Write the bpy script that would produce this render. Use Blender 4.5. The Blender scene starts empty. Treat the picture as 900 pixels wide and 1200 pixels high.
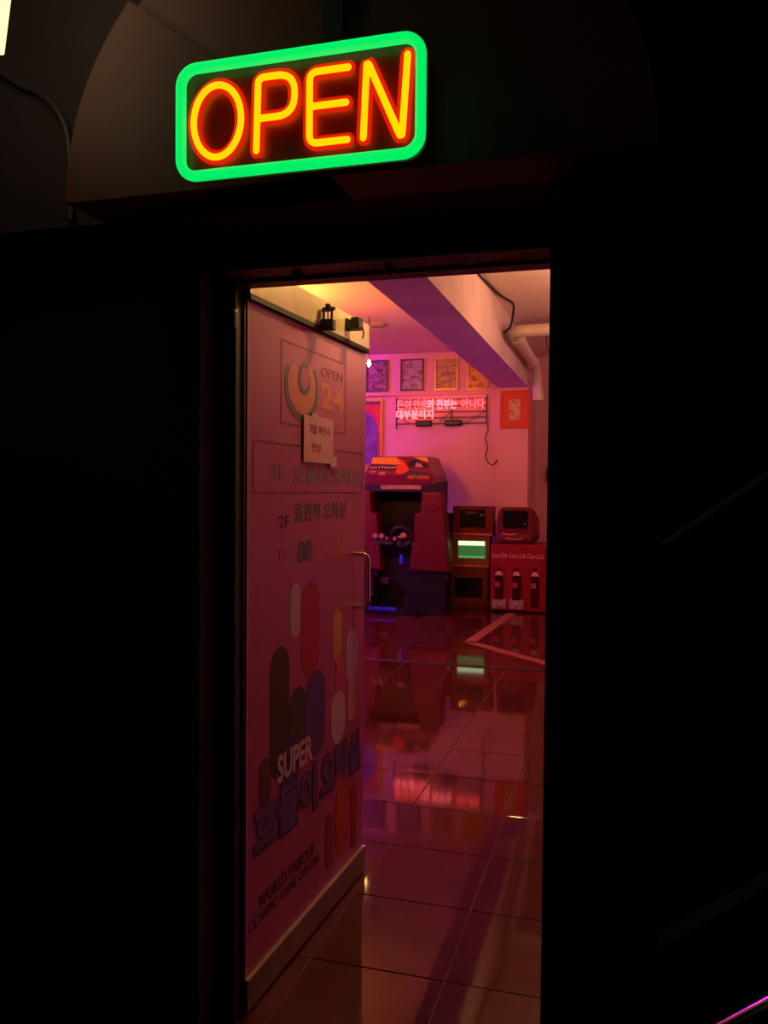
import bpy, bmesh, math, random
from mathutils import Vector, Matrix
random.seed(7)
SC = bpy.context.scene
COL = SC.collection
rad = math.radians

# ------------------------------------------------------------------ camera
cam_d = bpy.data.cameras.new('camera')
cam = bpy.data.objects.new('camera', cam_d)
COL.objects.link(cam)
SC.camera = cam
YAW, PITCH, ROLL, FPX = rad(16.15), rad(-1.53), rad(0.454), 975.0
cam_d.sensor_fit = 'VERTICAL'
cam_d.sensor_height = 36.0
cam_d.lens = FPX / 1200.0 * 36.0
cam_d.clip_start = 0.05
fw = Vector((-math.sin(YAW) * math.cos(PITCH), math.cos(YAW) * math.cos(PITCH), math.sin(PITCH)))
r0 = Vector((math.cos(YAW), math.sin(YAW), 0))
u0 = r0.cross(fw)
rt = r0 * math.cos(ROLL) + u0 * math.sin(ROLL)
up = u0 * math.cos(ROLL) - r0 * math.sin(ROLL)
m3 = Matrix((rt, up, -fw)).transposed()
cam.matrix_world = Matrix.Translation((0, 0, 1.475)) @ m3.to_4x4()

# ------------------------------------------------------------------ world, exposure
w = bpy.data.worlds.new('night')
SC.world = w
w.use_nodes = True
w.node_tree.nodes['Background'].inputs[0].default_value = (0.5, 0.35, 0.45, 1)
w.node_tree.nodes['Background'].inputs[1].default_value = 0.0006
SC.view_settings.view_transform = 'Standard'
SC.view_settings.look = 'None'
SC.view_settings.exposure = 0.0
SC.view_settings.gamma = 1.0
SC.view_settings.use_curve_mapping = False

# lamp strengths (each belongs to a lamp built below)
L_DOOR = 300.0      # small orange globe just above the open door
L_PEACH = 460.0    # warm globe right of the beam, near the entrance
L_LEFT = 950.0     # orange globe left of the beam
L_RIGHT = 110.0    # orange globe right of the beam
L_VIOLET = 170.0    # violet tube high on the left wall
L_CABLED = 40.0    # violet strip behind the arcade cabinet
L_BOX = 1.3        # light box sign outside
L_LOWVIO = 90.0    # violet tube low on the left wall
L_RAIL = 6.0  # lavender tube added out of view to light the chrome handrail

# ------------------------------------------------------------------ materials
MATS = {}
def mat(name, col, rough=0.5, metal=0.0, spec=0.5, emit=None, strength=0.0, var=0.0, scale=6.0, bump=0.0, bscale=60.0, coat=0.0):
    if name in MATS:
        return MATS[name]
    m = bpy.data.materials.new(name)
    m.use_nodes = True
    nt = m.node_tree
    b = nt.nodes['Principled BSDF']
    b.inputs['Base Color'].default_value = (*col, 1)
    b.inputs['Roughness'].default_value = rough
    b.inputs['Metallic'].default_value = metal
    b.inputs['Specular IOR Level'].default_value = spec
    if coat:
        b.inputs['Coat Weight'].default_value = coat
    if emit:
        b.inputs['Emission Color'].default_value = (*emit, 1)
        b.inputs['Emission Strength'].default_value = strength
    if var:
        tc = nt.nodes.new('ShaderNodeTexCoord')
        n = nt.nodes.new('ShaderNodeTexNoise')
        n.inputs['Scale'].default_value = scale
        n.inputs['Detail'].default_value = 6
        r = nt.nodes.new('ShaderNodeValToRGB')
        lo = tuple(max(0, c * (1 - var)) for c in col)
        hi = tuple(min(1, c * (1 + var)) for c in col)
        r.color_ramp.elements[0].position = 0.3
        r.color_ramp.elements[1].position = 0.7
        r.color_ramp.elements[0].color = (*lo, 1)
        r.color_ramp.elements[1].color = (*hi, 1)
        nt.links.new(tc.outputs['Object'], n.inputs['Vector'])
        nt.links.new(n.outputs['Fac'], r.inputs['Fac'])
        nt.links.new(r.outputs['Color'], b.inputs['Base Color'])
    if bump:
        tc = nt.nodes.new('ShaderNodeTexCoord')
        n2 = nt.nodes.new('ShaderNodeTexNoise')
        n2.inputs['Scale'].default_value = bscale
        n2.inputs['Detail'].default_value = 4
        bp = nt.nodes.new('ShaderNodeBump')
        bp.inputs['Strength'].default_value = bump
        bp.inputs['Distance'].default_value = 0.01
        nt.links.new(tc.outputs['Object'], n2.inputs['Vector'])
        nt.links.new(n2.outputs['Fac'], bp.inputs['Height'])
        nt.links.new(bp.outputs['Normal'], b.inputs['Normal'])
    MATS[name] = m
    return m

def picture_mat(name, cols, scale=9.0, seed=0.0):
    """a printed collage: patches of a few inks"""
    m = bpy.data.materials.new(name)
    m.use_nodes = True
    nt = m.node_tree
    b = nt.nodes['Principled BSDF']
    b.inputs['Roughness'].default_value = 0.35
    tc = nt.nodes.new('ShaderNodeTexCoord')
    mp = nt.nodes.new('ShaderNodeMapping')
    mp.inputs['Location'].default_value = (seed, seed * 0.7, seed * 1.3)
    mp.inputs['Scale'].default_value = (1.0, 1.0, 1.5)
    n = nt.nodes.new('ShaderNodeTexVoronoi')
    n.inputs['Scale'].default_value = scale * 1.5
    n.distance = 'CHEBYCHEV'
    n2 = nt.nodes.new('ShaderNodeTexNoise')
    n2.inputs['Scale'].default_value = scale * 3
    n2.inputs['Detail'].default_value = 4
    mx = nt.nodes.new('ShaderNodeMix')
    mx.inputs['Factor'].default_value = 0.55
    sp = nt.nodes.new('ShaderNodeSeparateColor')
    r = nt.nodes.new('ShaderNodeValToRGB')
    k = len(cols)
    while len(r.color_ramp.elements) < k:
        r.color_ramp.elements.new(0.5)
    for i, c in enumerate(cols):
        r.color_ramp.elements[i].position = 0.28 + 0.44 * i / (k - 1)
        r.color_ramp.elements[i].color = (*c, 1)
    nt.links.new(tc.outputs['Object'], mp.inputs['Vector'])
    nt.links.new(mp.outputs['Vector'], n.inputs['Vector'])
    nt.links.new(mp.outputs['Vector'], n2.inputs['Vector'])
    nt.links.new(n.outputs['Color'], sp.inputs[0])
    nt.links.new(sp.outputs[0], mx.inputs['A'])
    nt.links.new(n2.outputs['Fac'], mx.inputs['B'])
    nt.links.new(mx.outputs[0], r.inputs['Fac'])
    nt.links.new(r.outputs['Color'], b.inputs['Base Color'])
    return m

def glow(name, col, s):
    return mat(name, (0.02, 0.02, 0.02), 0.6, emit=col, strength=s)

WALL = mat('painted wall', (0.74, 0.42, 0.41), 0.6, var=0.06, scale=1.2, bump=0.15, bscale=30)
CEIL = mat('painted ceiling', (0.74, 0.58, 0.54), 0.7, var=0.10, scale=0.9, bump=0.03, bscale=14)
BEAM = mat('stained plaster beam', (0.72, 0.58, 0.55), 0.65, var=0.12, scale=2.2, bump=0.15, bscale=25)
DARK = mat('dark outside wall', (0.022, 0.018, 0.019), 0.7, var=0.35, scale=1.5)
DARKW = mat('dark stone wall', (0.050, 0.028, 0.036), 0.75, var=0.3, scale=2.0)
FRAME = mat('dark steel', (0.032, 0.027, 0.026), 0.35, 0.7)
STEEL = mat('brushed steel', (0.55, 0.48, 0.40), 0.42, 0.35, var=0.12, scale=14)
CHROME = mat('chrome', (0.75, 0.73, 0.72), 0.13, 1.0)
BLACK = mat('black plastic', (0.012, 0.012, 0.013), 0.45)
RUBBER = mat('black rubber', (0.01, 0.01, 0.01), 0.7)
CREAM = mat('cream paint', (0.72, 0.62, 0.48), 0.5)
RED = mat('red lacquer', (0.14, 0.001, 0.0015), 0.55)
REDD = mat('dark red lacquer', (0.14, 0.004, 0.006), 0.5)
GLASSY = mat('dark tube glass', (0.012, 0.011, 0.010), 0.12, coat=0.5)

# ------------------------------------------------------------------ mesh helpers
class MB:
    def __init__(s):
        s.bm = bmesh.new()
    def box(s, x0, x1, y0, y1, z0, z1):
        v = [s.bm.verts.new((x, y, z)) for x in (x0, x1) for y in (y0, y1) for z in (z0, z1)]
        for f in ((0, 1, 3, 2), (4, 6, 7, 5), (0, 4, 5, 1), (2, 3, 7, 6), (0, 2, 6, 4), (1, 5, 7, 3)):
            s.bm.faces.new([v[i] for i in f])
        return s
    def rbox(s, x0, x1, y0, y1, z0, z1, r=0.01, seg=2):
        t = bmesh.new()
        bmesh.ops.create_cube(t, size=1)
        for v in t.verts:
            v.co = Vector(((x0 + x1) / 2 + v.co.x * (x1 - x0), (y0 + y1) / 2 + v.co.y * (y1 - y0), (z0 + z1) / 2 + v.co.z * (z1 - z0)))
        bmesh.ops.bevel(t, geom=list(t.edges), offset=r, segments=seg, affect='EDGES', profile=0.5)
        me = bpy.data.meshes.new('t'); t.to_mesh(me); t.free()
        s.bm.from_mesh(me); bpy.data.meshes.remove(me)
        return s
    def prism(s, pts, y0, y1):
        """polygon in x,z between two y planes"""
        a = [s.bm.verts.new((x, y0, z)) for x, z in pts]
        b = [s.bm.verts.new((x, y1, z)) for x, z in pts]
        n = len(pts)
        s.bm.faces.new(a)
        s.bm.faces.new(list(reversed(b)))
        for i in range(n):
            s.bm.faces.new((a[i], b[i], b[(i + 1) % n], a[(i + 1) % n]))
        return s
    def prismx(s, pts, x0, x1):
        """polygon in y,z between two x planes"""
        a = [s.bm.verts.new((x0, y, z)) for y, z in pts]
        b = [s.bm.verts.new((x1, y, z)) for y, z in pts]
        n = len(pts)
        s.bm.faces.new(a)
        s.bm.faces.new(list(reversed(b)))
        for i in range(n):
            s.bm.faces.new((a[i], b[i], b[(i + 1) % n], a[(i + 1) % n]))
        return s
    def loft(s, rings):
        R = [[s.bm.verts.new(p) for p in r] for r in rings]
        n = len(R[0])
        for a, b in zip(R, R[1:]):
            for i in range(n):
                s.bm.faces.new((a[i], a[(i + 1) % n], b[(i + 1) % n], b[i]))
        s.bm.faces.new(list(reversed(R[0])))
        s.bm.faces.new(R[-1])
        return s
    def tube(s, pts, r, seg=10, closed=False):
        P = [Vector(p) for p in pts]
        n = len(P)
        rings = []
        prev = None
        for i in range(n):
            if closed:
                t = (P[(i + 1) % n] - P[i - 1]).normalized()
            else:
                t = (P[min(i + 1, n - 1)] - P[max(i - 1, 0)]).normalized()
            if prev is None:
                a = Vector((0, 0, 1)) if abs(t.z) < 0.9 else Vector((0, 1, 0))
                prev = t.cross(a).normalized()
            nn = (prev - t * prev.dot(t)).normalized()
            prev = nn
            bb = t.cross(nn)
            rr = r[i] if isinstance(r, (list, tuple)) else r
            rings.append([s.bm.verts.new(P[i] + (nn * math.cos(k * 2 * math.pi / seg) + bb * math.sin(k * 2 * math.pi / seg)) * rr) for k in range(seg)])
        last = n if closed else n - 1
        for i in range(last):
            A, B = rings[i], rings[(i + 1) % n]
            for k in range(seg):
                s.bm.faces.new((A[k], A[(k + 1) % seg], B[(k + 1) % seg], B[k]))
        if not closed:
            s.bm.faces.new(list(reversed(rings[0])))
            s.bm.faces.new(rings[-1])
        return s
    def lathe(s, prof, cx=0, cy=0, seg=20):
        rings = [[s.bm.verts.new((cx + r * math.cos(2 * math.pi * k / seg), cy + r * math.sin(2 * math.pi * k / seg), z)) for k in range(seg)] for r, z in prof]
        for A, B in zip(rings, rings[1:]):
            for k in range(seg):
                s.bm.faces.new((A[k], A[(k + 1) % seg], B[(k + 1) % seg], B[k]))
        s.bm.faces.new(list(reversed(rings[0])))
        s.bm.faces.new(rings[-1])
        return s
    def sphere(s, c, r, u=16, v=10, sz=1.0):
        bmesh.ops.create_uvsphere(s.bm, u_segments=u, v_segments=v, radius=r, matrix=Matrix.Translation(c) @ Matrix.Diagonal((1, 1, sz, 1)))
        return s
    def build(s, name, m, parent=None, smooth=False, loc=None):
        bmesh.ops.recalc_face_normals(s.bm, faces=s.bm.faces)
        me = bpy.data.meshes.new(name)
        s.bm.to_mesh(me)
        s.bm.free()
        if smooth:
            for p in me.polygons:
                p.use_smooth = True
            me.set_sharp_from_angle(angle=rad(40))
        me.materials.append(m)
        o = bpy.data.objects.new(name, me)
        COL.objects.link(o)
        o.parent = parent
        if loc:
            o.location = loc
        return o

def tag(o, label, cat, group=None):
    o['label'] = label
    o['category'] = cat
    if group:
        o['group'] = group
    return o
def thing(name, label, cat, loc=(0, 0, 0), rz=0.0, group=None):
    o = bpy.data.objects.new(name, None)
    o.empty_display_size = 0.1
    COL.objects.link(o)
    o.location = loc
    o.rotation_euler = (0, 0, rz)
    return tag(o, label, cat, group)
def struct(o, label=None, cat=None):
    o['kind'] = 'structure'
    if label:
        o['label'] = label
    if cat:
        o['category'] = cat
    return o

def text(name, body, m, parent, x0, x1, z0, z1, y, depth=0.0006, bold=0.0, shear=0.0):
    """lettering fitted to a rectangle in the x,z plane, read from -y"""
    c = bpy.data.curves.new('t', 'FONT')
    c.body = body
    c.offset = bold
    c.shear = shear
    c.resolution_u = 3
    o = bpy.data.objects.new('t', c)
    COL.objects.link(o)
    dg = bpy.context.evaluated_depsgraph_get()
    dg.update()
    me = bpy.data.meshes.new_from_object(o.evaluated_get(dg))
    bpy.data.objects.remove(o)
    bpy.data.curves.remove(c)
    bm = bmesh.new()
    bm.from_mesh(me)
    bpy.data.meshes.remove(me)
    xs = [v.co.x for v in bm.verts]; ys = [v.co.y for v in bm.verts]
    ax, bx, ay, by = min(xs), max(xs), min(ys), max(ys)
    for v in bm.verts:
        v.co = Vector((x0 + (v.co.x - ax) / (bx - ax) * (x1 - x0), y, z0 + (v.co.y - ay) / (by - ay) * (z1 - z0)))
    bmesh.ops.remove_doubles(bm, verts=bm.verts, dist=1e-6)
    ret = bmesh.ops.extrude_face_region(bm, geom=list(bm.faces))
    for g in ret['geom']:
        if isinstance(g, bmesh.types.BMVert):
            g.co.y -= depth
    bmesh.ops.recalc_face_normals(bm, faces=bm.faces)
    me = bpy.data.meshes.new(name)
    bm.to_mesh(me)
    bm.free()
    for p_ in me.polygons:
        p_.use_smooth = False
    me.materials.append(m)
    o = bpy.data.objects.new(name, me)
    COL.objects.link(o)
    o.parent = parent
    return o

def outline(x0, x1, z0, z1, wd, y0, y1):
    """four bars of a rectangle"""
    b = MB()
    b.box(x0, x1, y0, y1, z1 - wd, z1).box(x0, x1, y0, y1, z0, z0 + wd)
    b.box(x0, x0 + wd, y0, y1, z0 + wd, z1 - wd).box(x1 - wd, x1, y0, y1, z0 + wd, z1 - wd)
    return b
def capsule(cx, cz, wd, h, n=10):
    r = wd / 2
    pts = []
    for k in range(n + 1):
        a = math.pi * k / n
        pts.append((cx + r * math.cos(a), cz + h / 2 - r + r * math.sin(a)))
    for k in range(n + 1):
        a = math.pi + math.pi * k / n
        pts.append((cx + r * math.cos(a), cz - h / 2 + r + r * math.sin(a)))
    return pts
def rrect(x0, x1, z0, z1, r, n=6):
    pts = []
    for cx, cz, a0 in ((x1 - r, z1 - r, 0), (x0 + r, z1 - r, 90), (x0 + r, z0 + r, 180), (x1 - r, z0 + r, 270)):
        for k in range(n + 1):
            a = rad(a0 + 90 * k / n)
            pts.append((cx + r * math.cos(a), cz + r * math.sin(a)))
    return pts
def smooth_path(pts, n=6, closed=False):
    P = [Vector(p) for p in pts]
    out = []
    N = len(P)
    rng = range(N if closed else N - 1)
    for i in rng:
        p0 = P[(i - 1) % N] if closed or i > 0 else P[i]
        p1 = P[i]; p2 = P[(i + 1) % N]
        p3 = P[(i + 2) % N] if closed or i + 2 < N else p2
        for k in range(n):
            t = k / n
            out.append(0.5 * ((2 * p1) + (p2 - p0) * t + (2 * p0 - 5 * p1 + 4 * p2 - p3) * t * t + (3 * p1 - p0 - 3 * p2 + p3) * t ** 3))
    if not closed:
        out.append(P[-1])
    return out
def fillet(pts, r, n=6):
    """round the corners of a polyline"""
    P = [Vector(p) for p in pts]
    out = [P[0]]
    for i in range(1, len(P) - 1):
        a = (P[i - 1] - P[i]); b = (P[i + 1] - P[i])
        q = min(r, a.length * 0.48, b.length * 0.48)
        s, e = P[i] + a.normalized() * q, P[i] + b.normalized() * q
        for k in range(n + 1):
            t = k / n
            out.append(s * (1 - t) ** 2 + P[i] * 2 * t * (1 - t) + e * t * t)
    out.append(P[-1])
    return out

# ================================================================== SETTING
YB, ZC = 11.0, 3.33            # back wall, ceiling of the arcade room
# ---- floor of the arcade: slab with tiles
TX, TY, T0X, T0Y = 0.43, 0.4425, -0.50, 2.418
TILE_MAT = bpy.data.materials.new('polished red brown tile')
TILE_MAT.use_nodes = True
nt = TILE_MAT.node_tree
b = nt.nodes['Principled BSDF']
tc = nt.nodes.new('ShaderNodeTexCoord')
oi = nt.nodes.new('ShaderNodeObjectInfo')
ad = nt.nodes.new('ShaderNodeVectorMath'); ad.operation = 'ADD'
sc_ = nt.nodes.new('ShaderNodeVectorMath'); sc_.operation = 'SCALE'; sc_.inputs['Scale'].default_value = 20
nt.links.new(oi.outputs['Location'], sc_.inputs[0])
nt.links.new(tc.outputs['Object'], ad.inputs[0]); nt.links.new(sc_.outputs[0], ad.inputs[1])
no = nt.nodes.new('ShaderNodeTexNoise'); no.inputs['Scale'].default_value = 6; no.inputs['Detail'].default_value = 3; no.inputs['Distortion'].default_value = 0.3
rp = nt.nodes.new('ShaderNodeValToRGB')
rp.color_ramp.elements[0].position = 0.35; rp.color_ramp.elements[0].color = (0.092, 0.020, 0.012, 1)
rp.color_ramp.elements[1].position = 0.68; rp.color_ramp.elements[1].color = (0.112, 0.025, 0.015, 1)
nt.links.new(ad.outputs[0], no.inputs['Vector']); nt.links.new(no.outputs['Fac'], rp.inputs['Fac']); nt.links.new(rp.outputs['Color'], b.inputs['Base Color'])
n3 = nt.nodes.new('ShaderNodeTexNoise'); n3.inputs['Scale'].default_value = 5; n3.inputs['Detail'].default_value = 2
bp = nt.nodes.new('ShaderNodeBump'); bp.inputs['Strength'].default_value = 0.003; bp.inputs['Distance'].default_value = 0.02
nt.links.new(ad.outputs[0], n3.inputs['Vector']); nt.links.new(n3.outputs['Fac'], bp.inputs['Height'])
b.inputs['Roughness'].default_value = 0.055
b.inputs['Specular IOR Level'].default_value = 0.36
GROUT = mat('dull grout', (0.20, 0.13, 0.10), 0.85)

floor = struct(MB().box(-5.2, 2.0, 2.0, YB + 0.8, -0.12, -0.003).build('floor', GROUT))
def tile_mesh(m):
    m.rbox(-TX / 2 + 0.0022, TX / 2 - 0.0022, -TY / 2 + 0.0022, TY / 2 - 0.0022, -0.010, 0, 0.0012, 1)
first = None
far = MB()
for j in range(-1, 21):
    for i in range(-10, 6):
        cx, cy = T0X + (i + 0.5) * TX, T0Y + (j + 0.5) * TY
        if cy - TY / 2 < 1.97 or cy + TY / 2 > YB + (0.1 if cx < -1.3 else 0.85) or cx - TX / 2 < -4.9 or cx + TX / 2 > 1.8:
            continue
        if 6.82 < cy + TY / 2 < 6.90:
            pass
        if cy < 6.9 and -6 <= i <= 2:
            if first is None:
                t = MB(); tile_mesh(t)
                o = t.build('tile', TILE_MAT, floor); first = o
            else:
                o = first.copy(); COL.objects.link(o); o.parent = floor
            o.location = (cx, cy, 0)
            o.rotation_euler = (rad(random.uniform(-0.24, 0.24)), rad(random.uniform(-0.16, 0.16)), 0)
        else:
            far.box(cx - TX / 2 + 0.002, cx + TX / 2 - 0.002, cy - TY / 2 + 0.002, cy + TY / 2 - 0.002, -0.010, 0)
fo = far.build('tile_field', TILE_MAT, floor)
fo['kind'] = 'stuff'
s = struct(MB().rbox(-4.9, 1.8, 6.84, 6.91, -0.004, 0.006, 0.003, 1).build('trim_1', BLACK))
s['label'] = 'black joint strip across the tiled floor'

# ---- arcade room shell
struct(MB().box(-5.3, -1.605, YB, YB + 0.9, -0.12, ZC).box(-1.605, 2.1, YB + 0.75, YB + 0.9, -0.12, ZC).build('wall_back', WALL))
struct(MB().box(-5.3, -4.9, 2.1, YB, -0.12, ZC).build('wall_left', WALL))
struct(MB().box(1.8, 2.1, 2.1, YB + 0.75, -0.12, ZC).build('wall_right', WALL))
struct(MB().box(-5.3, 2.1, 1.94, YB + 0.9, ZC, ZC + 0.15).build('ceiling', CEIL))
struct(MB().box(-1.605, -1.215, 2.1, YB + 0.75, 2.81, ZC).build('ceiling_beam', BEAM), 'painted concrete beam running under the ceiling to the column', 'beam')
struct(MB().box(-1.605, -1.215, 10.85, YB + 0.75, 0, 2.81).build('wall_column', WALL), 'painted column under the end of the ceiling beam', 'column')
struct(MB().prismx([(10.985, 2.755), (10.955, 2.762), (10.955, 2.785), (10.985, 2.792), (YB, 2.792), (YB, 2.755)], -4.9, -1.605).build('trim_2', WALL), 'thin moulding on the back wall under the framed posters')

# ---- front wall with the doorway
fwm = MB()
fwm.box(-3.2, -1.06, 1.94, 2.1, -0.12, ZC)
fwm.box(-1.06, -0.155, 1.94, 2.1, 2.04, ZC)
fwm.box(-3.2, -0.155, 1.745, 1.94, 2.108, ZC)
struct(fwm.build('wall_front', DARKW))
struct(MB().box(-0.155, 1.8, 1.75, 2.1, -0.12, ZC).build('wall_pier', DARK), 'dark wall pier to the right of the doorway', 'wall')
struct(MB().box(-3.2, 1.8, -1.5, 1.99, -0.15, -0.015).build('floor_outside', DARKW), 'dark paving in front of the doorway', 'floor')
# frame: ribbed left jamb, head with two bands, latch brackets
fr = MB().box(-1.06, -1.010, 2.03, 2.085, 0, 2.04)
trim = struct(fr.build('trim_3', RUBBER), 'dark metal door frame around the entrance', 'door frame')
MB().tube([(-1.030, 2.030, 0), (-1.030, 2.030, 2.04)], 0.0075, 10).build('jamb_rib', FRAME, trim, True)
MB().tube([(-1.009, 2.034, 0), (-1.009, 2.034, 2.04)], 0.006, 10).build('jamb_rib', FRAME, trim, True)
MB().rbox(-1.040, -1.004, 2.022, 2.05, 1.90, 1.955, 0.006).build('hinge_clamp', FRAME, trim)
MB().box(-1.06, -1.0045, 2.0855, 2.0945, 0, 2.04).build('seal', RUBBER, trim)
HEADM = mat('painted steel head', (0.22, 0.17, 0.18), 0.5)
MB().box(-1.01, -0.155, 2.045, 2.099, 2.022, 2.0395).build('head_band', HEADM, trim)
MB().box(-1.01, -0.155, 1.95, 2.040, 2.032, 2.0395).build('head_band', HEADM, trim)
MB().rbox(-0.578, -0.560, 1.985, 2.01, 2.008, 2.039, 0.004).build('latch_bracket', BLACK, trim)
MB().rbox(-0.822, -0.802, 1.985, 2.01, 2.008, 2.039, 0.004).build('latch_bracket', BLACK, trim)
MB().tube(fillet([(-0.38, 1.99, 2.039), (-0.38, 1.99, 2.022), (-0.372, 1.99, 2.018), (-0.366, 1.99, 2.026)], 0.006), 0.0022, 6).build('hook', CHROME, trim, True)

# ================================================================== DOOR
HX, HY = -1.003, 2.096
door = bpy.data.objects.new('door_1', None)
COL.objects.link(door)
door.location = (HX, HY, 0)
door.rotation_euler = (0, 0, math.atan2(0.947, 0.046))
struct(door, 'open glass door covered with pink printed film', 'door')
PINK = mat('pink printed film', (0.44, 0.10, 0.29), 0.36, spec=0.5, var=0.03, scale=3)
DW = 0.948
MB().box(0.004, DW, 0.0, 0.012, 0.095, 2.002).build('panel', PINK, door)
MB().box(0.0045, 0.012, -0.001, 0.013, 0.095, 2.002).build('edge_strip', mat('film edge', (0.55, 0.30, 0.42), 0.4), door)
MB().box(0.0, DW + 0.004, -0.011, 0.022, 2.010, 2.10).build('top_rail', STEEL, door)
MB().box(0.0, DW + 0.001, -0.013, 0.020, 1.994, 2.010).build('gasket', RUBBER, door)
BRONZE = mat('dull bronze metal', (0.30, 0.24, 0.17), 0.38, 0.8, var=0.15, scale=10)
MB().box(0.0, DW + 0.002, -0.010, 0.022, 0.008, 0.094).build('bottom_rail', BRONZE, door)
MB().box(0.0, DW + 0.002, -0.012, 0.000, 0.094, 0.100).build('rail_edge', STEEL, door)
hp = fillet([(0.82, 0, 1.238), (0.82, -0.062, 1.238), (0.82, -0.062, 1.044), (0.82, 0, 1.044)], 0.04, 8)
MB().tube(hp, 0.0085, 12).build('handle', CHROME, door, True)
# lock on the top rail: box, two posts and a ring
lk = MB().rbox(0.478, 0.508, -0.056, -0.011, 1.997, 2.032, 0.003, 1)
lock = lk.build('door_catch', BLACK, door)
MB().tube([(0.493, -0.018, 2.03), (0.493, -0.018, 2.062)], 0.0042, 8).tube([(0.493, -0.047, 2.03), (0.493, -0.047, 2.062)], 0.0042, 8).tube([(0.493, -0.033, 2.030), (0.493, -0.033, 2.062)], 0.002, 6).build('post', BLACK, lock)
MB().tube([(0.493 + 0.012 * math.sin(a), -0.033 + 0.024 * math.cos(a), 2.066 + 0.007 * math.sin(a)) for a in [k * math.pi / 9 for k in range(18)]], 0.0042, 8, True).rbox(0.486, 0.5, -0.042, -0.025, 2.062, 2.084, 0.003, 1).build('ring', BLACK, lock, True)
# sensor block with a loose wire
sn = MB().rbox(0.700, 0.745, -0.063, -0.011, 2.040, 2.074, 0.002, 1).rbox(0.700, 0.745, -0.063, -0.032, 2.072, 2.081, 0.002, 1).rbox(0.700, 0.745, -0.022, -0.011, 2.072, 2.079, 0.002, 1).build('door_sensor', BLACK, door)
MB().tube(smooth_path([(0.72, -0.058, 2.05), (0.72, -0.070, 2.045), (0.72, -0.074, 2.025), (0.72, -0.070, 2.008)], 4), 0.003, 6).build('wire', mat('brown wire', (0.10, 0.04, 0.02), 0.6), sn, True)

# ---- print on the film
def ink(n, c):
    return mat('ink ' + n, c, 0.35, spec=0.4)
I_BLK, I_GRN, I_BLU, I_RED = ink('black', (0.055, 0.03, 0.04)), ink('green', (0.07, 0.13, 0.10)), ink('blue', (0.12, 0.11, 0.34)), ink('red', (0.42, 0.05, 0.09))
I_ORG, I_SLT, I_WHT, I_MAR = ink('orange', (0.62, 0.20, 0.10)), ink('slate', (0.20, 0.17, 0.28)), ink('white', (0.72, 0.58, 0.66)), ink('maroon', (0.22, 0.03, 0.07))
F = -0.0004
# twenty four hour box with ring emblem
outline(0.213, 0.738, 1.671, 1.925, 0.006, -0.0008, F + 0.0004).build('sign_border', I_MAR, door)
sw = []
def ringpts(cx, cz, rx, rz, a0, a1, n):
    return [(cx + rx * math.cos(rad(a0 + (a1 - a0) * k / n)), cz + rz * math.sin(rad(a0 + (a1 - a0) * k / n))) for k in range(n + 1)]
def ribbon(name, outer, inner, m, y):
    bmx = MB()
    pts = outer + list(reversed(inner))
    n = len(outer)
    for k in range(n - 1):
        bmx.prism([outer[k], outer[k + 1], inner[k + 1], inner[k]], y, y + 0.0004)
    return bmx.build(name, m, door)
ribbon('emblem_ring', ringpts(0.365, 1.797, 0.128, 0.108, 150, 400, 30), ringpts(0.365, 1.800, 0.110, 0.092, 150, 400, 30), I_GRN, -0.0010)
ribbon('emblem_swirl', ringpts(0.365, 1.800, 0.106, 0.088, 130, 420, 30), ringpts(0.375, 1.815, 0.052, 0.040, 130, 420, 30), I_ORG, -0.0009)
ribbon('emblem_core', ringpts(0.385, 1.825, 0.044, 0.052, 60, 330, 20), ringpts(0.388, 1.828, 0.030, 0.038, 60, 330, 20), I_GRN, -0.0011)
text('lettering', 'OPEN', I_MAR, door, 0.515, 0.705, 1.852, 1.885, F, bold=0.01)
text('lettering', '24', I_ORG, door, 0.510, 0.720, 1.745, 1.832, F, bold=0.03)
# third floor line in its box
bx = [(x, z) for x, z in rrect(0.037, 0.910, 1.462, 1.613, 0.012)]
bi = [(x, z) for x, z in rrect(0.042, 0.905, 1.467, 1.608, 0.008)]
bx.append(bx[0]); bi.append(bi[0])
ribbon('line_border', bx, bi, I_MAR, -0.0008)
text('lettering', '3F', I_SLT, door, 0.155, 0.248, 1.500, 1.548, F, bold=0.025)
text('lettering', '호돌이 오락실', I_SLT, door, 0.300, 0.893, 1.490, 1.552, F, bold=0.03)
text('lettering', '2F', I_BLK, door, 0.203, 0.278, 1.358, 1.396, F, bold=0.015)
text('lettering', '올림픽 오락실', I_GRN, door, 0.313, 0.746, 1.372, 1.432, F, bold=0.02)
text('lettering', '1F', I_RED, door, 0.206, 0.262, 1.258, 1.296, F, bold=0.015)
text('lettering', '88', I_GRN, door, 0.333, 0.447, 1.240, 1.312, F, bold=0.03)
text('lettering', '오락실', I_ORG, door, 0.462, 0.724, 1.230, 1.305, F, bold=0.0)
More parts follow.
